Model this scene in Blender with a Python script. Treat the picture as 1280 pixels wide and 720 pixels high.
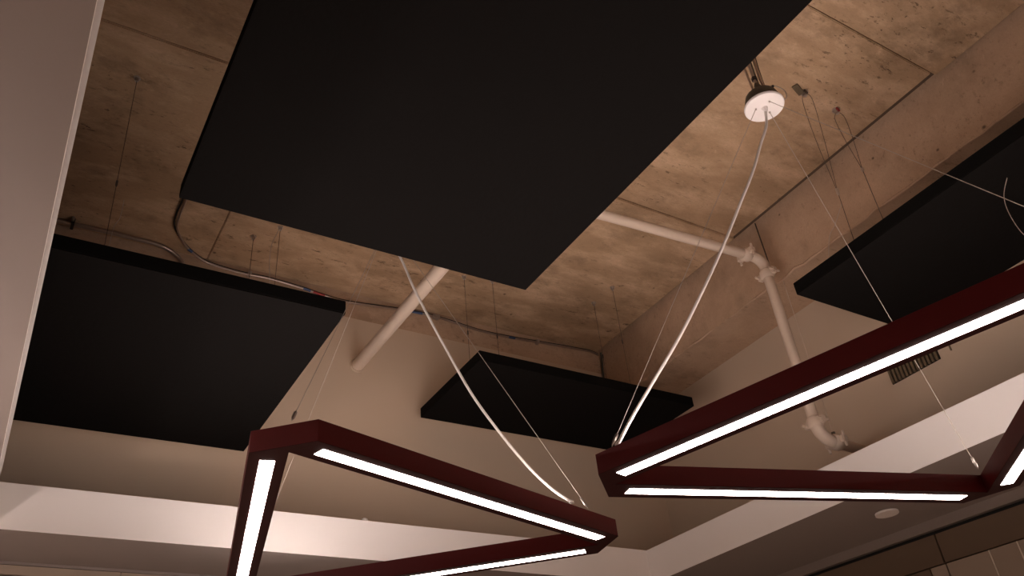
import bpy, bmesh, math, random
from mathutils import Vector, Matrix
random.seed(7)
C = bpy.context.scene.collection
for o in list(bpy.data.objects): bpy.data.objects.remove(o)
U = 1.05; EYE = 1.55                       # modelling unit in metres, eye height above the floor
SKEW = [0.0, 0.0]                          # in-plan skew (slope, pivot y) for walls that run slightly off square
def W(x, y, z): return Vector(((x + SKEW[0]*(SKEW[1]-y))*U, y*U, EYE + z*U))
LZ = -EYE/U                                # floor level in modelling units

# ------------------------------------------------------------------ camera, world, exposure
cam = bpy.data.objects.new('camera', bpy.data.cameras.new('camera')); C.objects.link(cam)
yaw, pit, rol = 0.59703668, 0.60246587, -0.10775668
f = Vector((math.sin(yaw)*math.cos(pit), math.cos(yaw)*math.cos(pit), math.sin(pit)))
r = Vector((math.cos(yaw), -math.sin(yaw), 0)); u = r.cross(f)
r2 = r*math.cos(rol)+u*math.sin(rol); u2 = -r*math.sin(rol)+u*math.cos(rol)
cam.matrix_world = Matrix.Translation(W(0, 0, 0)) @ Matrix((r2, u2, -f)).transposed().to_4x4()
cam.data.sensor_width = 36; cam.data.lens = 36*1050.77/1280; cam.data.clip_start = 0.01
bpy.context.scene.camera = cam
world = bpy.data.worlds.new('world'); bpy.context.scene.world = world; world.use_nodes = True
world.node_tree.nodes['Background'].inputs[0].default_value = (1.0, .86, .78, 1)
world.node_tree.nodes['Background'].inputs[1].default_value = 0.05
vs = bpy.context.scene.view_settings
vs.view_transform = 'Standard'; vs.look = 'None'; vs.exposure = 0.0; vs.gamma = 1; vs.use_curve_mapping = False
LIGHT_COL = (1.0, .845, .78, 1)
LED_DOWN, LED_UP, FILL_CAN, FILL_BULB = 22.0, 32.0, 500.0, 270.0  # last two power the added out-of-frame lights

# ------------------------------------------------------------------ materials
def mat(name, col, rough=.6, metal=0, emit=0, noise=None, bump=0, spec=.5):
    m = bpy.data.materials.new(name); m.use_nodes = True
    nt = m.node_tree; b = nt.nodes['Principled BSDF']
    b.inputs['Base Color'].default_value = (*col, 1); b.inputs['Roughness'].default_value = rough
    b.inputs['Metallic'].default_value = metal; b.inputs['Specular IOR Level'].default_value = spec
    if emit:
        b.inputs['Emission Color'].default_value = LIGHT_COL; b.inputs['Emission Strength'].default_value = emit
    if noise:
        sc, amt = noise
        tc = nt.nodes.new('ShaderNodeTexCoord'); n = nt.nodes.new('ShaderNodeTexNoise'); n.inputs['Scale'].default_value = sc
        n.inputs['Detail'].default_value = 6
        nt.links.new(tc.outputs['Object'], n.inputs['Vector'])
        mx = nt.nodes.new('ShaderNodeMix'); mx.data_type = 'RGBA'
        mx.inputs[6].default_value = (*[c*(1-amt) for c in col], 1); mx.inputs[7].default_value = (*[min(1, c*(1+amt)) for c in col], 1)
        nt.links.new(n.outputs['Fac'], mx.inputs[0]); nt.links.new(mx.outputs[2], b.inputs['Base Color'])
        if bump:
            bp = nt.nodes.new('ShaderNodeBump'); bp.inputs['Strength'].default_value = bump; bp.inputs['Distance'].default_value = .002
            nt.links.new(n.outputs['Fac'], bp.inputs['Height']); nt.links.new(bp.outputs['Normal'], b.inputs['Normal'])
    return m

def concrete(name, base, dark, light, streak=(1.2, 7, 3), pit=.5, rough_pattern=1.0):
    rp = rough_pattern
    """cast concrete: broad tone patches, board-wise streaks, dark stains, pinholes"""
    m = bpy.data.materials.new(name); m.use_nodes = True; nt = m.node_tree; L = nt.links
    b = nt.nodes['Principled BSDF']; b.inputs['Roughness'].default_value = .85; b.inputs['Specular IOR Level'].default_value = .25
    geo = nt.nodes.new('ShaderNodeNewGeometry')
    def noise(scale, vecscale=None, detail=6, rough=.6, off=(0, 0, 0), dist=0.0):
        mp = nt.nodes.new('ShaderNodeMapping'); L.new(geo.outputs['Position'], mp.inputs['Vector'])
        mp.inputs['Scale'].default_value = vecscale or (1, 1, 1); mp.inputs['Location'].default_value = off
        n = nt.nodes.new('ShaderNodeTexNoise'); n.inputs['Scale'].default_value = scale; n.inputs['Detail'].default_value = detail
        n.inputs['Roughness'].default_value = rough; n.inputs['Distortion'].default_value = dist
        L.new(mp.outputs['Vector'], n.inputs['Vector']); return n.outputs['Fac']
    def ramp(src, p0, p1, v0=0., v1=1.):
        q = nt.nodes.new('ShaderNodeMapRange'); q.inputs[1].default_value = p0; q.inputs[2].default_value = p1
        q.inputs[3].default_value = v0; q.inputs[4].default_value = v1; L.new(src, q.inputs[0]); return q.outputs[0]
    def mix(fac, a, c):
        q = nt.nodes.new('ShaderNodeMix'); q.data_type = 'RGBA'; L.new(fac, q.inputs[0])
        for s, i in ((a, 6), (c, 7)):
            if isinstance(s, tuple): q.inputs[i].default_value = (*s, 1)
            else: L.new(s, q.inputs[i])
        return q.outputs[2]
    broad = ramp(noise(1.3, off=(3, 1, 0), detail=4), .3, .7)
    col = mix(broad, tuple(c*.68 for c in base), base)
    st = ramp(noise(streak[2], streak and (streak[0], streak[1], streak[1]), 8, .65, (5, 2, 1), .15), .45, .72, 0, .65*rough_pattern)
    col = mix(st, col, light)
    dk = ramp(noise(3.0, (1, 1.6, 1), 7, .75, (9, 4, 2), .1), .53, .78, 0, .6*rough_pattern)
    col = mix(dk, col, dark)
    fine = ramp(noise(26, (1, 3, 2), 5, .7, (1, 7, 3), .4), .62, .78, 0, .65*rough_pattern)
    col = mix(fine, col, dark)
    def masked(a, c2):
        q = nt.nodes.new('ShaderNodeMath'); q.operation = 'MULTIPLY'; L.new(a, q.inputs[0]); L.new(c2, q.inputs[1]); return q.outputs[0]
    zone = ramp(noise(1.7, off=(7, 7, 1), detail=3), .42, .62)
    scr = masked(ramp(noise(13, (1, 3.2, 2), 6, .78, (4, 8, 3), .3), .575, .65, 0, .8*rp), zone)
    col = mix(scr, col, dark)
    zone2 = ramp(noise(2.3, off=(1, 5, 9), detail=3), .45, .60)
    spk = masked(ramp(noise(30, (1, 1.8, 1.4), 5, .7, (8, 1, 4), .2), .62, .68, 0, .8*rp), zone2)
    col = mix(spk, col, tuple(c*.7 for c in dark))
    grain = ramp(noise(70, (1, 2.5, 1.5), 4, .8), .35, .75, 0, .22)
    col = mix(grain, col, dark)
    pale = ramp(noise(7, (1, 2.2, 1), 6, .8, (14, 3, 6), .3), .60, .72, 0, .5*rp)
    col = mix(pale, col, light)
    v = nt.nodes.new('ShaderNodeTexVoronoi'); v.inputs['Scale'].default_value = 9; L.new(geo.outputs['Position'], v.inputs['Vector'])
    mask = noise(1.1, off=(2, 2, 8), detail=2)
    ad = nt.nodes.new('ShaderNodeMath'); ad.operation = 'ADD'; L.new(v.outputs['Distance'], ad.inputs[0]); L.new(ramp(mask, .35, .65, .0, .12), ad.inputs[1])
    pits = ramp(ad.outputs[0], .04, .10, pit, 0)
    col = mix(pits, col, tuple(c*.35 for c in dark))
    L.new(col, b.inputs['Base Color'])
    bp = nt.nodes.new('ShaderNodeBump'); bp.inputs['Strength'].default_value = .5; bp.inputs['Distance'].default_value = .004
    L.new(noise(14, (1, 2.5, 1.5), 8, .7), bp.inputs['Height']); L.new(bp.outputs['Normal'], b.inputs['Normal'])
    return m

M = dict(
    slab=concrete('slab_concrete', (.60, .40, .245), (.135, .085, .05), (.80, .565, .38), (1.3, 3.4, 2.2), .7, 1.25),
    beam=concrete('beam_concrete', (.63, .435, .30), (.17, .11, .07), (.76, .54, .39), (1, 1, 1.8), .8, .8),
    groove=mat('joint_shadow_tone', (.12, .08, .055), .95),  # dark tone put in for the shade inside the slab joints
    beige=mat('beige_wall_paint', (.61, .48, .365), .8, noise=(1.2, .03), spec=.2),
    soffit=mat('soffit_paint', (.24, .20, .182), .75, noise=(1.0, .03), spec=.25),
    cornice=mat('cornice_paint', (.24, .195, .17), .75, spec=.2),
    fascia=mat('white_fascia_paint', (.86, .81, .78), .7, noise=(.8, .02), spec=.25),
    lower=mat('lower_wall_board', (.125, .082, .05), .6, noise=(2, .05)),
    lower2=mat('lower_wall_light_board', (.34, .265, .205), .55, noise=(2, .05)),
    joint=mat('light_joint', (.75, .66, .56), .5),
    reveal=mat('dark_reveal', (.012, .010, .008), .8),
    floor=mat('floor_boards', (.56, .47, .40), .5, noise=(3, .15)),
    felt=mat('black_acoustic_felt', (.0032, .0024, .0021), .95, noise=(60, .25), bump=.4, spec=.12),
    feltside=mat('black_acoustic_felt_edge', (.0032, .0029, .0026), .95, noise=(80, .3), bump=.4, spec=.08),
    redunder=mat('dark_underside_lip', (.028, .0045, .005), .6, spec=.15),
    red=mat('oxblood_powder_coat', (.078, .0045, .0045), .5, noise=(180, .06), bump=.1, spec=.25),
    led=mat('led_diffuser', (.9, .88, .86), .5, emit=LED_DOWN),
    ledup=mat('led_uplight_diffuser', (.9, .88, .86), .5, emit=LED_UP),
    cord=mat('white_cord', (.68, .62, .58), .7, spec=.2),
    canopy=mat('white_canopy_metal', (.85, .80, .78), .4),
    box=mat('dark_bronze_box', (.10, .09, .07), .55, metal=.3),
    wire=mat('steel_wire', (.55, .47, .41), .4, metal=.6),
    darkwire=mat('dark_steel_wire', (.10, .075, .06), .5, metal=.5),
    steel=mat('galvanised_steel', (.5, .44, .40), .35, metal=.8),
    pipe=mat('painted_pipe', (.66, .53, .43), .6, noise=(8, .06), spec=.3),
    conduit=mat('bare_conduit', (.42, .34, .29), .3, metal=.8),
    black=mat('black_plastic', (.012, .011, .011), .5),
    blue=mat('blue_tape', (.05, .09, .20), .6), redtape=mat('red_tape', (.28, .03, .03), .6),
    grille=mat('bronze_grille', (.16, .12, .075), .5, metal=.2),
    lamp=mat('fill_light_lens', (.9, .88, .86), .5, emit=FILL_CAN),
    fill_bulb=mat('fill_bulb_glass', (.9, .88, .86), .5, emit=FILL_BULB),
)

# ------------------------------------------------------------------ mesh helpers
def finish(bm, name, m, parent=None, smooth=False, origin=None):
    bmesh.ops.recalc_face_normals(bm, faces=bm.faces)
    me = bpy.data.meshes.new(name)
    base = Vector((0, 0, 0))
    if parent is None:
        base = origin if origin is not None else (sum((v.co for v in bm.verts), Vector())/max(1, len(bm.verts)))
        bmesh.ops.translate(bm, verts=bm.verts, vec=-base)
    bm.to_mesh(me); bm.free()
    if smooth:
        for p in me.polygons: p.use_smooth = True
        me.set_sharp_from_angle(angle=math.radians(40))
    me.materials.append(m) if m else None
    o = bpy.data.objects.new(name, me); C.objects.link(o)
    if parent is not None:
        o.parent = parent; o.matrix_parent_inverse = Matrix.Translation(-TOT(parent))
    else: o.location = base
    return o
def TOT(o):                                # world offset of a parent: parts sit at the world origin already
    return Vector(o.location) if o.parent is None else Vector((0, 0, 0))
def bbox(bm, a, b, bev=0):
    """box between two corners given in modelling units"""
    g = bmesh.ops.create_cube(bm, size=1)
    for v in g['verts']: v.co = W(*[(a[i]+b[i])/2 + 2*v.co[i]*abs(b[i]-a[i])/2 for i in range(3)])
    if bev:
        es = list({e for v in g['verts'] for e in v.link_edges})
        bmesh.ops.bevel(bm, geom=es, offset=bev, segments=2, affect='EDGES')
def box(name, a, b, m, parent=None, bev=0):
    bm = bmesh.new(); bbox(bm, a, b, bev); return finish(bm, name, m, parent)
def prism(bm, pts, z0, z1):
    lo = [bm.verts.new(W(x, y, z0)) for x, y in pts]; hi = [bm.verts.new(W(x, y, z1)) for x, y in pts]
    n = len(pts); bm.faces.new(lo[::-1]); bm.faces.new(hi)
    for i in range(n): bm.faces.new((lo[i], lo[(i+1) % n], hi[(i+1) % n], hi[i]))
def smoothpts(pts, n=6):
    P = [Vector(p) for p in pts]; out = []
    for i in range(len(P)-1):
        p0, p1, p2, p3 = P[max(i-1, 0)], P[i], P[i+1], P[min(i+2, len(P)-1)]
        for k in range(n):
            t = k/n
            out.append(.5*((2*p1)+(p2-p0)*t+(2*p0-5*p1+4*p2-p3)*t*t+(3*p1-p0-3*p2+p3)*t**3))
    return out+[P[-1]]
def tube(bm, pts, rad, seg=10, world=False, cap=True):
    """pts in modelling units; rad in metres, a number or one per point"""
    P = [Vector(p) if world else W(*p) for p in pts]; n = len(P)
    R = rad if isinstance(rad, (list, tuple)) else [rad]*n
    t = (P[1]-P[0]).normalized(); up = Vector((0, 0, 1)) if abs(t.z) < .9 else Vector((1, 0, 0))
    a = t.cross(up).normalized(); rings = []
    for i in range(n):
        tn = ((P[min(i+1, n-1)]-P[max(i-1, 0)])).normalized()
        a = (a-tn*a.dot(tn)).normalized(); b2 = tn.cross(a)
        rings.append([bm.verts.new(P[i]+(a*math.cos(2*math.pi*k/seg)+b2*math.sin(2*math.pi*k/seg))*R[i]) for k in range(seg)])
    for i in range(n-1):
        for k in range(seg): bm.faces.new((rings[i][k], rings[i][(k+1) % seg], rings[i+1][(k+1) % seg], rings[i+1][k]))
    if cap: bm.faces.new(rings[0][::-1]); bm.faces.new(rings[-1])
def tb(name, pts, rad, m, parent=None, seg=10, curve=False):
    bm = bmesh.new(); tube(bm, smoothpts(pts) if curve else pts, rad, seg); return finish(bm, name, m, parent, True)
def empty(name, loc, label=None, cat=None, group=None):
    o = bpy.data.objects.new(name, None); C.objects.link(o); o.location = loc; o.empty_display_size = .05
    if label: tag(o, label, cat, group)
    return o
def tag(o, label, cat, group=None):
    o['label'] = label; o['category'] = cat
    if group: o['group'] = group
    return o
def S(o, label=None):
    o['kind'] = 'structure'
    if label: o['label'] = label
    return o

# ------------------------------------------------------------------ the setting
XL, YF = -3.0, -3.2                        # hidden sides of the room
XR, YB = 3.14, 3.35                        # upper walls
XLR, YLB = 3.22, 3.275                     # lower walls under the soffit
SZ = 2.47                                  # slab level
S(box('floor', (XL-.1, YF-.1, LZ-.1), (XLR+.8, YB+.3, LZ), M['floor']), 'plain brown floor below the frame')
# slab: backing with cast bays separated by recessed joints
ceil = S(box('ceiling', (XL-.1, YF-.1, SZ+.022), (XR+.3, YB+.2, SZ+.15), M['groove']), 'raw cast concrete slab with formwork joints')
ys = [3.345, 2.155, .99, -.17, -1.33, -3.2]; xs = [XL, -1.75, .57, 2.84]
for j in range(5):
    for i in range(3):
        x0, x1 = xs[i]+(.0015 if i else 0), xs[i+1]-.0015
        if i == 2: x1 = (2.828, 2.812, 2.834, 2.834, 2.834)[j]
        d = [0, .004, .002, .003, .001][(i*2+j) % 5]
        box('concrete_bay', (x0, ys[j+1]+.0025, SZ-d), (x1, ys[j]-.0025, SZ+.03), M['slab'], ceil, .004)
beam = S(box('concrete_beam', (2.85, YF-.1, 2.117), (XR+.2, YB+.2, SZ+.03), M['beam']), 'deep smooth concrete beam along the right wall')
tb('beam_joint_seam', [(2.851, -2, 2.118)]+[(2.851+random.uniform(-.003, .003), y, 2.118+random.uniform(-.006, .006)) for y in [i*.05 for i in range(-38, 66)]], [random.uniform(.002, .010) for i in range(105)], M['beam'], beam, 6)
S(box('wall_back', (XL-.1, YB, .9), (XR+.2, YB+.15, SZ+.1), M['beam']), 'concrete back wall above the painted drywall')
S(box('wall_back_drywall', (XL-.1, YB-.006, 1.02), (XR, YB, 2.325), M['beige']), 'beige painted upper back wall')
S(box('wall_right', (XR, YF, 1.0+.02), (XR+.12, YB, 2.117), M['beige']), 'beige painted upper right wall')
S(box('wall_left', (XL-.1, YF-.1, LZ), (XL, YB+.2, SZ), M['lower']))
S(box('wall_front', (XL, YF-.1, LZ), (XLR+.8, YF, SZ), M['lower']))
def xl(y): return -.0415+.0103*(y-.84)     # left edge of the opening runs very slightly off square
XO, YO, YN = 2.60, 2.96, -1.4
def xr(y): return XO+.05*(YO-y)
t, e3 = .02, .001
A_, B_, C_, D_ = (xl(YN), YN), (xr(YN), YN), (XO, YO), (xl(YO), YO)      # corners of the recess
def off(d): return [(A_[0]-d, A_[1]-d), (B_[0]+d, B_[1]-d), (C_[0]+d, C_[1]+d), (D_[0]-d, D_[1]+d)]
outer = [(XL, YF), (XLR+.5, YF), (XLR+.2, YB-.006), (XL, YB-.006)]
bm = bmesh.new(); inn = off(e3)
for i in range(4):
    j = (i+1) % 4; prism(bm, [outer[i], outer[j], inn[j], inn[i]], 1.0, 1.0+t)
soff = S(finish(bm, 'ceiling_soffit', M['soffit']), 'grey-brown dropped ceiling around the open recess')
def upstand(n, i, top, lab):
    j = (i+1) % 4; o0, o1, o2 = off(0), off(e3), off(t); bm = bmesh.new()
    prism(bm, [o1[i], o1[j], o0[j], o0[i]], 1.0, 1.0+t); prism(bm, [o2[i], o2[j], o0[j], o0[i]], 1.0+t, top)
    return S(finish(bm, n, M['fascia']), lab)
upstand('trim_1', 2, 1.149, 'white upstand along the back of the recess')
upstand('trim_2', 1, 1.149, 'white upstand along the right of the recess')
upstand('trim_3', 3, 1.20, 'thin white upstand along the left of the recess')
upstand('trim_4', 0, 1.149, 'white upstand along the near side of the recess')
# lower walls
SKEW[:] = [.10, 1.839]
wr = S(box('wall_right_lower', (XLR+.03, YF, LZ), (XLR+.2, YLB+.1, 1.0), M['reveal']), 'lower right wall under the soffit')
cornice = S(box('trim_5', (XLR, YF, .962), (XLR+.04, YLB, 1.0), M['cornice']), 'grey cornice band at the top of the right wall')
cuts = [3.27, 2.5, 1.943, 1.36, .7, 0, -.7, -1.4, -2.1, -2.8, -3.19]
for a, b in zip(cuts, cuts[1:]):
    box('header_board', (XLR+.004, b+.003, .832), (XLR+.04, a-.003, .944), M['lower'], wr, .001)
cu = [3.27, 3.0, 2.75, 2.5, 2.22, 2.012, 1.943, 1.768, 1.66, 1.55, 1.4, 1.2, 1.0, .8, .5, .2, -.3, -.9, -1.6, -2.4, -3.19]
for k, (a, b) in enumerate(zip(cu, cu[1:])):
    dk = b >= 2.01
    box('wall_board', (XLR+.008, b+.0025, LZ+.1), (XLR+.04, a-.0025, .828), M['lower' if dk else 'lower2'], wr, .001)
    if not dk and abs(b-1.943) > .01: box('joint_strip', (XLR+.007, b-.002, LZ+.1), (XLR+.03, b+.002, .828), M['joint'], wr)
SKEW[:] = [0.0, 0.0]
wb = S(box('wall_back_lower', (XL, YLB+.03, LZ), (XLR+.1, YLB+.09, .999), M['reveal']), 'lower back wall under the soffit')
S(box('trim_6', (XL, YLB, .9905), (XLR, YLB+.04, 1.0), M['soffit']), 'thin grey strip at the top of the back wall')
cb = [-3, -2, -1.2, -.35, .425, 1.2, 1.98, 2.76, 3.21]
for a, b in zip(cb, cb[1:]):
    box('header_board', (a+.001, YLB+.002, .9585), (b-.001, YLB+.04, .989), M['lower2'], wb, .0008)
    box('wall_board', (a+.002, YLB+.008, LZ+.1), (b-.002, YLB+.04, .953), M['lower2'], wb, .001)

# ------------------------------------------------------------------ fill lights added to the dropped ceiling for bounce, out of frame
def fill_light(x, y, where):
    e = empty('fill_light', W(x, y, 1.0), 'added unseen round downlight in the dropped ceiling '+where, 'fill_light')
    bm = bmesh.new(); prism(bm, [(x+.09*math.cos(a*math.pi/10), y+.09*math.sin(a*math.pi/10)) for a in range(20)], .994, .9995)
    finish(bm, 'bezel', M['canopy'], e)
    bm = bmesh.new(); prism(bm, [(x+.075*math.cos(a*math.pi/10), y+.075*math.sin(a*math.pi/10)) for a in range(20)], .991, .996)
    finish(bm, 'lens', M['lamp'], e)
for x, y, w in ((-2.0, -2.0, 'in the far front left corner'), (-.6, 2.3, 'left of the recess, further back'),
                (1.2, -2.3, 'near the front wall on the right'), (-.6, -2.3, 'near the front wall on the left'),
                 (2.9, -1.2, 'by the right wall, near the front')):
    fill_light(x, y, w)

# ------------------------------------------------------------------ suspension wires shared by panels and lights
def gripper(p, parent, d=(0, 0, 1), ln=.03, rad=.0045, m='steel'):
    d = Vector(d).normalized()*ln/U
    P = [Vector(p)-d*.5, Vector(p)-d*.42, Vector(p)+d*.2, Vector(p)+d*.5]
    return tb('wire_gripper', [tuple(q) for q in P], [rad*.5, rad, rad, rad*.45], M[m], parent, 8)

# ------------------------------------------------------------------ black acoustic panels
def panel(x0, y0, x1, y1, z, th, label, hangs, extra=()):
    e = empty('acoustic_panel', W((x0+x1)/2, (y0+y1)/2, z), label, 'panel', 'black acoustic panels hung below the slab')
    box('panel_face', (x0+.001, y0+.001, z), (x1-.001, y1-.001, z+.004), M['felt'], e)
    box('panel_core', (x0, y0, z+.003), (x1, y1, z+th), M['feltside'], e, .002)
    for (hx, hy, bx, by) in hangs:
        top = (hx, hy, SZ-.004); bot = (bx, by, z+th)
        w = tb('suspension_wire', [top, bot], .0011, M['darkwire'], e, 6)
        bm = bmesh.new(); tube(bm, [(hx, hy, SZ-.006), (hx, hy, SZ-.02)], .007, 10); tube(bm, [(hx, hy, SZ+.004), (hx, hy, SZ-.006)], .013, 12)
        finish(bm, 'ceiling_anchor', M['steel'], e, True)
        k = .55; g = tuple(top[i]*(1-k)+bot[i]*k for i in range(3))
        gripper(g, e, tuple(bot[i]-top[i] for i in range(3)), .028, .004, 'darkwire')
    for pts, mm, rr in extra: tb('wire_tail', pts, rr, M[mm], e, 6, True)
    return e
panel(.237, .0, 1.40, 1.977, 1.65, .052, 'largest black acoustic panel, overhead at the top of the picture beside the white round canopy',
      [(.35, .2, .35, .2), (1.28, .2, 1.28, .2), (.35, 1.85, .35, 1.85), (1.28, 1.85, 1.28, 1.85)])
panel(-.30, 2.142, .807, 3.258, 1.50, .050, 'square black acoustic panel at the left, hanging in front of the back wall',
      [(.075, 2.363, .10, 2.363), (.712, 3.085, .712, 3.085), (.80, 2.973, .79, 2.973)],
      [([(.121, 2.363, 1.903), (.121, 2.363, 1.828), (.109, 2.363, 1.772), (.111, 2.363, 1.60)], 'wire', .0012),
       ([(.798, 2.973, 2.462), (.769, 2.973, 2.362), (.765, 2.973, 2.272), (.772, 2.973, 2.188), (.78, 2.973, 2.1)], 'wire', .0013)])
panel(1.63, 2.70, 2.85, 3.29, 1.81, .050, 'smallest black acoustic panel, in the back right corner under the concrete beam',
      [(1.74, 2.976, 1.74, 2.976), (1.888, 2.949, 1.888, 2.949), (2.505, 2.75, 2.505, 2.75), (2.498, 2.91, 2.498, 2.91)])
pr = panel(2.322, -.6, 2.95, 1.579, 1.63, .051, 'long black acoustic panel at the right edge, above the right red lamp', [],
      [([(2.4, 1.328, 1.898), (2.4, 1.38, 1.842), (2.4, 1.419, 1.813), (2.4, 1.451, 1.742)], 'wire', .0011)])
# looped wires on the right panel: an anchor, two strands, a gripper, one strand down
for top, mid, bot in (((2.404, 1.298, SZ), (2.40, 1.324, 1.954), (2.335, 1.30, 1.681)), ((2.605, 1.307, SZ), (2.58, 1.294, 2.112), (2.345, 1.18, 1.681))):
    a = Vector(top); mvec = Vector(mid)
    for s in (-1, 1):
        off = Vector((.012*s, -.014*s, 0))
        tb('suspension_wire', [tuple(a+Vector((0, 0, -.012))), tuple(a+off+Vector((0, 0, -.05))), tuple(a.lerp(mvec, .5)+off*.8), tuple(mvec)], .0011, M['darkwire'], pr, 6, True)
    tb('suspension_wire', [mid, bot], .0013, M['darkwire'], pr, 6)
    gripper(mid, pr, tuple(Vector(bot)-mvec), .045, .006, 'wire')
    bm = bmesh.new(); tube(bm, [(top[0], top[1], SZ), (top[0], top[1], SZ-.022)], .009, 10); tube(bm, [(top[0], top[1], SZ+.003), (top[0], top[1], SZ-.006)], .018, 12)
    an = finish(bm, 'ceiling_anchor', M['steel'], pr, True)
    tb('anchor_bolt', [(top[0]-.01, top[1]-.01, SZ-.005), (top[0]-.014, top[1]-.018, SZ-.03)], .005, M['redtape' if top[0] > 2.5 else 'darkwire'], an, 8)
e = box('anchor_plate', (2.335, 1.285, SZ-.008), (2.40, 1.31, SZ-.002), M['grille'], None, .001)
e.rotation_euler = (0, 0, .3); tag(e, 'small flat metal plate fixed to the slab just right of the white canopy', 'plate')

# ------------------------------------------------------------------ triangular pendant lights
def pendant(v0, th, z, side, can, label, wires, cordpts, tiewires=(), grips=()):
    w, h, tr, ins, off, sw = .084*side/1.44, .052, .16, .195, .026, .033
    v0 = Vector((*v0, 0))
    V = [v0, v0+Vector((math.cos(th), math.sin(th), 0))*side, v0+Vector((math.cos(th+math.pi/3), math.sin(th+math.pi/3), 0))*side]
    c = sum(V, Vector())/3
    e = empty('pendant_light', W(c.x, c.y, z), label, 'pendant light', 'triangular red pendant lights')
    hexa = []; inner = []
    for i in range(3):
        p, nx, pv = V[i], V[(i+1) % 3], V[(i+2) % 3]
        hexa += [p+(pv-p).normalized()*tr, p+(nx-p).normalized()*tr]
        inner.append(p+(c-p).normalized()*2*w)
    def ring(bm, z0, z1, ins_o=0.0):
        O = [[bm.verts.new(W(q.x, q.y, zz)) for q in hexa] for zz in (z0, z1)]
        I = [[bm.verts.new(W(q.x, q.y, zz)) for q in inner] for zz in (z0, z1)]
        for k in range(6): bm.faces.new((O[0][k], O[0][(k+1) % 6], O[1][(k+1) % 6], O[1][k]))
        for k in range(3): bm.faces.new((I[0][k], I[1][k], I[1][(k+1) % 3], I[0][(k+1) % 3]))
        for zz in (0, 1):
            for i in range(3):
                bm.faces.new((O[zz][2*i], O[zz][2*i+1], I[zz][i]))
                bm.faces.new((O[zz][2*i+1], O[zz][(2*i+2) % 6], I[zz][(i+1) % 3], I[zz][i]))
    bm = bmesh.new(); ring(bm, z, z+h)
    bmesh.ops.recalc_face_normals(bm, faces=bm.faces)
    fr = finish(bm, 'frame', M['red'], e)
    bv = fr.modifiers.new('bevel', 'BEVEL'); bv.width = .0012; bv.segments = 2; bv.limit_method = 'ANGLE'
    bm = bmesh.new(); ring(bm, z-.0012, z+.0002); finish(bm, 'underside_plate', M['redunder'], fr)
    for i in range(3):
        p, q = V[i], V[(i+1) % 3]; d = (q-p).normalized(); n = (c-p); n = (n-d*n.dot(d)).normalized()
        for zz, dz, nm, m in ((z-.0020, .0032, 'diffuser', 'led'), (z+h-.0015, .003, 'uplight_diffuser', 'ledup')):
            a, b = p+d*ins, q-d*ins
            bm = bmesh.new(); o0, o1 = (off, off+sw)
            prism(bm, [tuple((a+n*o0)[:2]), tuple((b+n*o0)[:2]), tuple((b+n*o1)[:2]), tuple((a+n*o1)[:2])], zz, zz+dz)
            finish(bm, nm, M[m], fr)
    # canopy
    bm = bmesh.new()
    prof = [(.0, 0), (.058, 0), (.0635, .0015), (.0655, .005), (.0655, .009), (.062, .012), (.03, .014), (0, .0145)]
    rings = []
    for (rr, zz) in prof[1:-1]: rings.append([bm.verts.new(W(*can)+Vector((rr*math.cos(k*math.pi/24), rr*math.sin(k*math.pi/24), zz))) for k in range(48)])
    for a, b in zip(rings, rings[1:]):
        for k in range(48): bm.faces.new((a[k], a[(k+1) % 48], b[(k+1) % 48], b[k]))
    bm.faces.new(rings[0][::-1]); bm.faces.new(rings[-1])
    cn = finish(bm, 'canopy', M['canopy'], e, True)
    tb('cord_grip', [(can[0], can[1], can[2]), (can[0], can[1], can[2]-.006), (can[0], can[1], can[2]-.018)], [.010, .009, .0055], M['canopy'], cn, 16)
    tb('cord', [(can[0], can[1], can[2]-.004)]+cordpts, .0046, M['cord'], e, 12, True)
    ep = Vector(cordpts[-1]); pp = Vector(cordpts[-2])
    tb('cord_grip', [tuple(ep.lerp(pp, .10)), tuple(ep), (ep.x, ep.y, z+h)], [.0065, .008, .006], M['cord'], e, 12)
    for k, (tx, ty) in enumerate(wires):
        s = Vector(((tx-can[0]), (ty-can[1]), 0)).normalized()*.028
        top = (can[0]+s.x, can[1]+s.y, can[2]); bot = (tx, ty, z+h)
        tb('suspension_wire', [top, bot], .0010, M['wire'], e, 6)
        d = Vector(bot)-Vector(top)
        gripper(tuple(Vector(bot)-d.normalized()*.02), e, tuple(d), .035, .0045, 'steel')
        tb('wire_nut', [(top[0], top[1], top[2]+.001), (top[0], top[1], top[2]-.004)], .003, M['steel'], cn, 8)
    return e, V, c
R_C = (1.761, 1.0896, 1.875); L_C = (.974, 2.192, 1.915)
vR1 = (2.352, 1.221); vR2 = (1.585, .43)
pR, VR, cR = pendant((1.1755, 1.663), math.radians(-75), .76, 1.435, R_C,
    'right one of two dark red triangular lamps, hung from the white round canopy in view',
    [(1.229, 1.456), vR1, vR2],
    [(1.749, 1.098, 1.80), (1.719, 1.118, 1.727), (1.677, 1.147, 1.621), (1.623, 1.184, 1.507), (1.559, 1.228, 1.372), (1.488, 1.277, 1.234),
     (1.411, 1.329, 1.095), (1.331, 1.384, .966), (1.278, 1.421, .881), (1.241, 1.450, .814)])
pL, VL, cL = pendant((.4072, 1.584), math.radians(17.5), .80, 1.44, L_C,
    'left one of two dark red triangular lamps, its canopy hidden above the largest black panel',
    [(.508, 1.660), (1.484, 1.912), (.735, 2.79)],
    [(1.016, 2.163, 1.793), (1.049, 2.141, 1.668), (1.087, 2.115, 1.547), (1.133, 2.084, 1.409), (1.194, 2.043, 1.236), (1.258, 2.0, 1.095),
     (1.319, 1.958, .978), (1.371, 1.923, .901), (1.417, 1.895, .855)])
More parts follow.
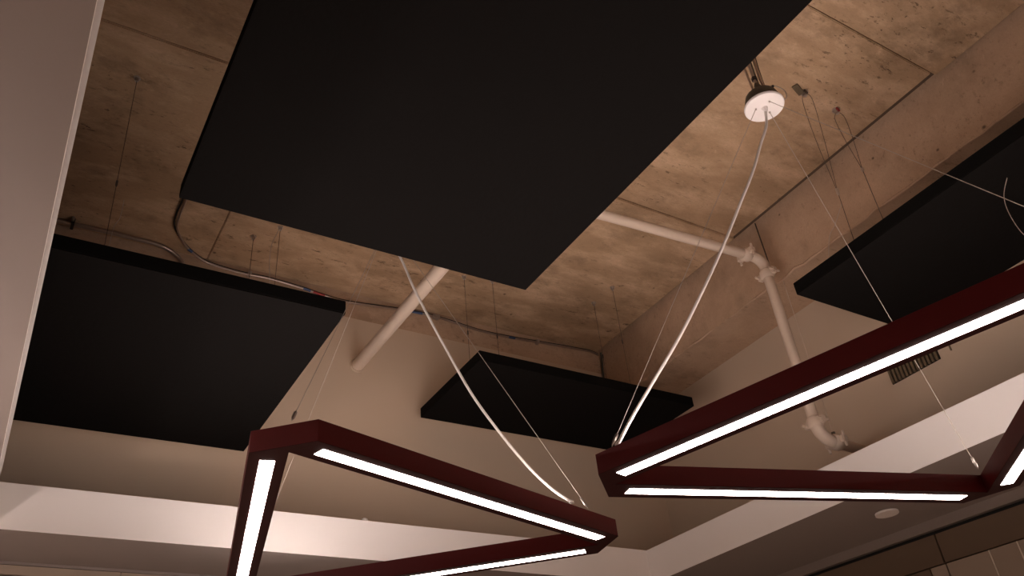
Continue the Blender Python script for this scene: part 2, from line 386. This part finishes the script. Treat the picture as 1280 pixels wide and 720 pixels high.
pF, VF, cF = pendant((.35, -1.55), math.radians(-15), .78, 1.44, (1.15, -1.18, 1.90),
    'third dark red triangular lamp, added unseen to light the recess from its near side',
    [(.5, -1.5), (1.6, -1.8), (1.3, -.6)], [(1.16, -1.15, 1.8), (1.15, -1.1, 1.5), (1.0, -1.3, 1.1), (.85, -1.645, .838)])  # lamp added out of view to light the left upstand and beam
# the excess end of a wire, curling off the third wire of the right lamp
tb('wire_tail', [(2.2, .734, 1.459), (2.2, .764, 1.415), (2.2, .774, 1.357), (2.2, .767, 1.281), (2.2, .74, 1.25)], .001, M['wire'], pR, 6, True)

# ------------------------------------------------------------------ junction boxes over the canopies with cables up to the slab
def junction(can, label):
    e = empty('junction_box', W(can[0], can[1], can[2]), label, 'junction box')
    bm = bmesh.new(); c0 = W(*can)+Vector((0, 0, .0135)); seg = 28
    prof = [(.056, 0), (.056, .022), (.050, .040), (.040, .050)]
    rg = [[bm.verts.new(c0+Vector((rr*math.cos(k*2*math.pi/seg), rr*math.sin(k*2*math.pi/seg), zz))) for k in range(seg)] for rr, zz in prof]
    for a, b in zip(rg, rg[1:]):
        for k in range(seg): bm.faces.new((a[k], a[(k+1) % seg], b[(k+1) % seg], b[k]))
    bm.faces.new(rg[0][::-1]); bm.faces.new(rg[-1]); finish(bm, 'body', M['box'], e, True)
    zt = can[2]+(.0135+.050)/U
    for dx, dy, m, rr in ((-.018, -.012, 'steel', .0055), (.020, .008, 'box', .0065), (.002, .018, 'wire', .004), (-.006, -.026, 'conduit', .005), (.012, -.018, 'black', .004)):
        x, y = can[0]+dx, can[1]+dy
        tb('feed_conduit', [(x, y, zt-.004), (x+random.uniform(-.004, .004), y, zt+.08), (x+dx*.3, y+dy*.3, zt+.25), (x+dx*.8, y+dy*.6, SZ)], rr, M[m], e, 10, True)
    for dx, dy in ((-.018, -.012), (.020, .008)):
        tb('connector', [(can[0]+dx, can[1]+dy, zt-.003), (can[0]+dx, can[1]+dy, zt+.02), (can[0]+dx, can[1]+dy, zt+.028)], [.010, .010, .007], M['box'], e, 8)
        tb('clamp', [(can[0]+dx, can[1]+dy, zt+.045), (can[0]+dx, can[1]+dy, zt+.056)], .010, M['black'], e, 8)
    x, y, zz = can
    tb('ground_wire', [(x+.045, y-.02, zz+.03), (x+.075, y-.035, zz+.045), (x+.075, y-.04, zz+.075), (x+.05, y-.03, zz+.095), (x+.04, y-.025, zz+.09)], .0018, M['wire'], e, 6, True)
    tb('wire_cap', [(x+.044, y-.027, zz+.094), (x+.036, y-.024, zz+.088)], .005, M['black'], e, 8)
    return e
junction(R_C, 'dark junction box with a bundle of cables, on top of the white canopy in view')
junction((1.15, -1.18, 1.90), 'dark junction box outside the picture, above the added third red lamp')
junction(L_C, 'dark junction box above the largest black panel, mostly hidden')

# ------------------------------------------------------------------ pipes
def coupling(c, d, parent, rad=.030, ln=.050):
    """grooved pipe coupling: two housing halves with bolt pads"""
    d = Vector(d).normalized(); c = W(*c)
    up = Vector((0, 0, 1)) if abs(d.z) < .9 else Vector((1, 0, 0)); s = d.cross(up).normalized(); q = d.cross(s)
    bm = bmesh.new()
    tube(bm, [c-d*ln/2, c-d*ln*.42, c-d*ln*.25, c+d*ln*.25, c+d*ln*.42, c+d*ln/2], [rad*.86, rad*1.0, rad*1.16, rad*1.16, rad*1.0, rad*.86], 20, True)
    body = finish(bm, 'coupling', M['pipe'], parent, True)
    for sg in (-1, 1):
        bm = bmesh.new(); ctr = c+s*sg*rad*1.35
        bmesh.ops.create_cube(bm, size=1, matrix=Matrix.Translation(ctr) @ Matrix((s, d, q)).transposed().to_4x4() @ Matrix.Diagonal((rad*.8, ln*.62, rad*1.0, 1)))
        bmesh.ops.bevel(bm, geom=bm.edges[:], offset=.004, segments=2, affect='EDGES')
        finish(bm, 'bolt_pad', M['pipe'], body, True)
        bm = bmesh.new(); b0 = c+s*sg*rad*1.5
        tube(bm, [b0-q*rad*1.15, b0-q*rad*.8, b0+q*rad*.8, b0+q*rad*1.15], [.006, .0065, .0065, .006], 6, True)
        finish(bm, 'bolt', M['pipe'], body, True)
pp = empty('sprinkler_pipe', W(2.75, 1.99, 1.25), 'painted pipe with two elbows, running under the slab and down the right wall', 'pipe', None)
PX, PY = 2.755, 1.985; PR = .024
a0 = Vector((1.0, 2.10, 2.215)); a1 = Vector((PX-.085, 2.00, 2.215))
tb('horizontal_pipe', [tuple(a0), tuple(a1)], PR, M['pipe'], pp, 20)
el = [(PX-.085, 2.00, 2.215), (PX-.05, PY+.01, 2.213), (PX-.02, PY+.005, 2.198), (PX-.003, PY, 2.168), (PX, PY, 2.13)]
tb('elbow', el, PR*1.12, M['pipe'], pp, 20, True)
coupling((PX-.085, 2.00, 2.215), (1, -.06, 0), pp); coupling((PX, PY, 2.118), (0, 0, 1), pp)
tb('vertical_pipe', [(PX, PY, 2.12), (PX, PY, 1.375)], PR, M['pipe'], pp, 20)
coupling((PX, PY, 1.375), (0, 0, 1), pp)
tb('elbow', [(PX, PY, 1.37), (PX+.002, PY-.003, 1.345), (PX+.016, PY-.008, 1.315), (PX+.040, PY-.012, 1.298), (PX+.075, PY-.014, 1.294)], PR*1.12, M['pipe'], pp, 20, True)
coupling((PX+.075, PY-.014, 1.294), (1, 0, 0), pp)
tb('horizontal_pipe', [(PX+.07, PY-.014, 1.294), (XR+.01, PY+.095, 1.352)], PR, M['pipe'], pp, 20)
rod = tb('hanger_rod', [(2.835, 2.02, SZ), (2.83, 2.01, 2.15)], .0035, M['darkwire'], pp, 6)
tb('hanger_rod', [(PX+.10, PY, 2.117+.0), (PX+.078, PY-.01, 1.33)], .0022, M['pipe'], pp, 6)
for p in ((2.80, 2.00, 2.19), (PX+.078, PY-.012, 1.340)):
    tb('hanger_nut', [p, (p[0], p[1], p[2]-.022)], .009, M['box'], pp, 6)
p2 = empty('drain_pipe', W(1.33, 3.344, 2.06), 'thick painted pipe passing from the largest black panel into the beige back wall', 'pipe')
tb('pipe_run', [(1.345, 1.9, 2.058), (1.325, YB-.004, 2.058)], .031, M['pipe'], p2, 24)
bm = bmesh.new(); tube(bm, [(1.325, YB-.014, 2.058), (1.325, YB-.005, 2.058)], [.034, .040], 24); finish(bm, 'wall_collar', M['beige'], p2, True)

# ------------------------------------------------------------------ conduits and cables along the back crease
cc = empty('flexible_cable', W(.38, 2.9, 2.45), 'thin armoured cable curving from the largest panel along the slab crease to the corner', 'cable')
CAB = [(.381, 2.70, 2.452), (.381, 2.885, 2.452), (.384, 2.968, 2.452), (.382, 3.058, 2.452), (.397, 3.153, 2.452), (.453, 3.25, 2.452), (.515, 3.305, 2.450), (.583, 3.33, 2.442),
       (.724, 3.335, 2.434), (.857, 3.335, 2.439), (1.016, 3.335, 2.430), (1.139, 3.335, 2.415), (1.265, 3.335, 2.409), (1.55, 3.335, 2.437), (1.688, 3.335, 2.446),
       (1.83, 3.335, 2.44), (2.024, 3.335, 2.422), (2.228, 3.335, 2.425), (2.497, 3.335, 2.443), (2.68, 3.33, 2.450), (2.768, 3.325, 2.450), (2.825, 3.33, 2.443)]
tb('sheath', CAB, .0055, M['conduit'], cc, 10, True)
tb('second_sheath', [(x-.013 if y < 3.2 else x, y+(.0 if y < 3.2 else .004), z+.009) for x, y, z in CAB], .0045, M['black'], cc, 8, True)
def band(a, b, m, lab):
    o = tb('tape_band', [a, b], .0068, M[m], cc, 10); o['label'] = lab
band((.470, 3.272, 2.4515), (.49, 3.286, 2.451), 'blue', 'blue tape band')
band((1.035, 3.335, 2.4285), (1.072, 3.335, 2.4235), 'blue', 'blue tape band')
band((1.085, 3.335, 2.4215), (1.145, 3.335, 2.4145), 'redtape', 'red tape band')
band((1.61, 3.335, 2.4415), (1.68, 3.335, 2.4455), 'blue', 'blue tape band')
band((2.21, 3.335, 2.425), (2.25, 3.335, 2.4265), 'blue', 'blue tape band')
for x, z in ((.77, 2.436), (1.77, 2.444), (2.40, 2.436), (1.75, 2.444)):
    box('cable_clip', (x-.008, 3.322, z-.010), (x+.008, 3.349, z+.012), M['steel'], cc, .001)
cd = empty('conduit', W(-.02, 3.296, 2.45), 'bare metal conduit along the slab at the left, bending down behind the square panel', 'conduit')
tb('tube', [(-.9, 3.30, 2.452), (-.102, 3.296, 2.452), (-.024, 3.296, 2.452), (.118, 3.290, 2.452), (.251, 3.292, 2.452), (.353, 3.296, 2.452), (.42, 3.315, 2.44), (.462, 3.328, 2.41), (.479, 3.33, 2.35), (.479, 3.33, 2.2)], .0105, M['conduit'], cd, 12, True)
box('strap', (-.013, 3.27, 2.440), (.0, 3.32, SZ-.003), M['black'], cd, .001)
tb('strap_screw', [(-.009, 3.262, SZ-.004), (-.009, 3.262, 2.445)], .006, M['steel'], cd, 8)
dc = tb('drop_conduit', [(2.83, 3.31, 2.45), (2.84, 3.325, 2.40), (2.84, 3.335, 2.30), (2.84, 3.335, 1.9)], .006, M['box'], None, 10, True)
tag(dc, 'short dark conduit dropping down the corner behind the smallest black panel', 'conduit')

# ------------------------------------------------------------------ right wall grille and small fittings
g = empty('air_grille', W(XR, 1.71, 1.59), 'slatted bronze air grille on the right wall just below the right red lamp', 'grille')
gy0, gy1, gz0, gz1 = 1.592, 1.828, 1.545, 1.67
def gz(y): return 0
box('backing', (XR-.004, gy0, gz0), (XR+.0, gy1, gz1), M['reveal'], g)
n = 13
for k in range(n):
    y = gy0+(gy1-gy0)*(k+.5)/n
    box('slat', (XR-.014, y-.0055, gz0), (XR-.004, y+.0055, gz1), M['grille'], g, .0008)
s = box('wall_slot', (XR-.006, 1.535, 1.555), (XR, 1.540, 1.62), M['grille']); tag(s, 'thin vertical strip on the beige wall just right of the air grille', 'strip')
sd = empty('ceiling_sensor', W(2.93, 1.926, 1.0), 'flat round cover on the dropped ceiling below the right red lamp', 'sensor')
def disc(name, x, y, rad, z0, z1, m, par):
    bm = bmesh.new(); prism(bm, [(x+rad*math.cos(a*math.pi/16), y+rad*math.sin(a*math.pi/16)) for a in range(32)], z0, z1); return finish(bm, name, m, par)
disc('cover', 2.93, 1.926, .044, .990, .998, M['cord'], sd); disc('rim', 2.93, 1.926, .037, .998, 1.0005, M['reveal'], sd)
nb = tb('round_fitting', [(1.22, 2.972, 1.148), (1.22, 2.972, 1.158), (1.22, 2.972, 1.163)], [.016, .013, .006], M['fascia'], None, 12)
tag(nb, 'tiny round cap on the top edge of the white upstand above the left red lamp', 'cap')

# rough plaster scar beside an anchor on the slab
rs = random.Random(3); bm = bmesh.new()
for k in range(16):
    x = .06+.012*k*.75+rs.uniform(-.01, .01); y = 2.36+rs.uniform(-.02, .02)-.002*k
    mm = Matrix.Translation(W(x, y, SZ-.001)) @ Matrix.Diagonal((rs.uniform(.006, .018), rs.uniform(.005, .012), rs.uniform(.003, .006), 1))
    bmesh.ops.create_icosphere(bm, subdivisions=1, radius=1, matrix=mm)
sc = finish(bm, 'plaster_scar', M['slab'], None); sc['kind'] = 'structure'; sc['label'] = 'rough plaster scar on the slab beside the leftmost wire anchor'
# white desk under the dropped ceiling at the left, below the frame; added to throw lamp light back up
e = empty('bounce_desk', W(-.75, 2.4, LZ), 'white desk below the dropped ceiling at the left, added out of view to reflect light', 'bounce_desk')
zt = LZ+.70
box('bounce_desk_top', (-1.6, 2.0, zt), (-.02, 3.15, zt+.025), M['fascia'], e, .003)
for x in (-1.56, -.10):
    for y in (2.04, 3.07): box('leg', (x, y, LZ), (x+.04, y+.04, zt), M['steel'], e, .002)

# floor lamp added out of view to brighten the dropped ceiling at the left
fx, fy = -.60, 2.0
e = empty('fill_lamp', W(fx, fy, LZ), 'added fill lamp with an open shade below the dropped ceiling, left of the picture', 'lamp')
tb('base', [(fx, fy, LZ), (fx, fy, LZ+.02), (fx, fy, LZ+.03)], [.14, .14, .03], M['black'], e, 24)
tb('pole', [(fx, fy, LZ+.02), (fx, fy, .30)], .012, M['black'], e, 12)
bm = bmesh.new(); sg = 28; rg = []
for rr, zz in ((.10, .28), (.17, .44), (.165, .44), (.095, .285)):
    rg.append([bm.verts.new(W(fx+rr*math.cos(k*2*math.pi/sg), fy+rr*math.sin(k*2*math.pi/sg), zz)) for k in range(sg)])
for a, b in zip(rg, rg[1:]+rg[:1]):
    for k in range(sg): bm.faces.new((a[k], a[(k+1) % sg], b[(k+1) % sg], b[k]))
finish(bm, 'lamp_shade', M['fascia'], e, True)
bm = bmesh.new(); bmesh.ops.create_uvsphere(bm, u_segments=16, v_segments=10, radius=.045, matrix=Matrix.Translation(W(fx, fy, .36)))
finish(bm, 'fill_bulb', M['fill_bulb'], e, True)
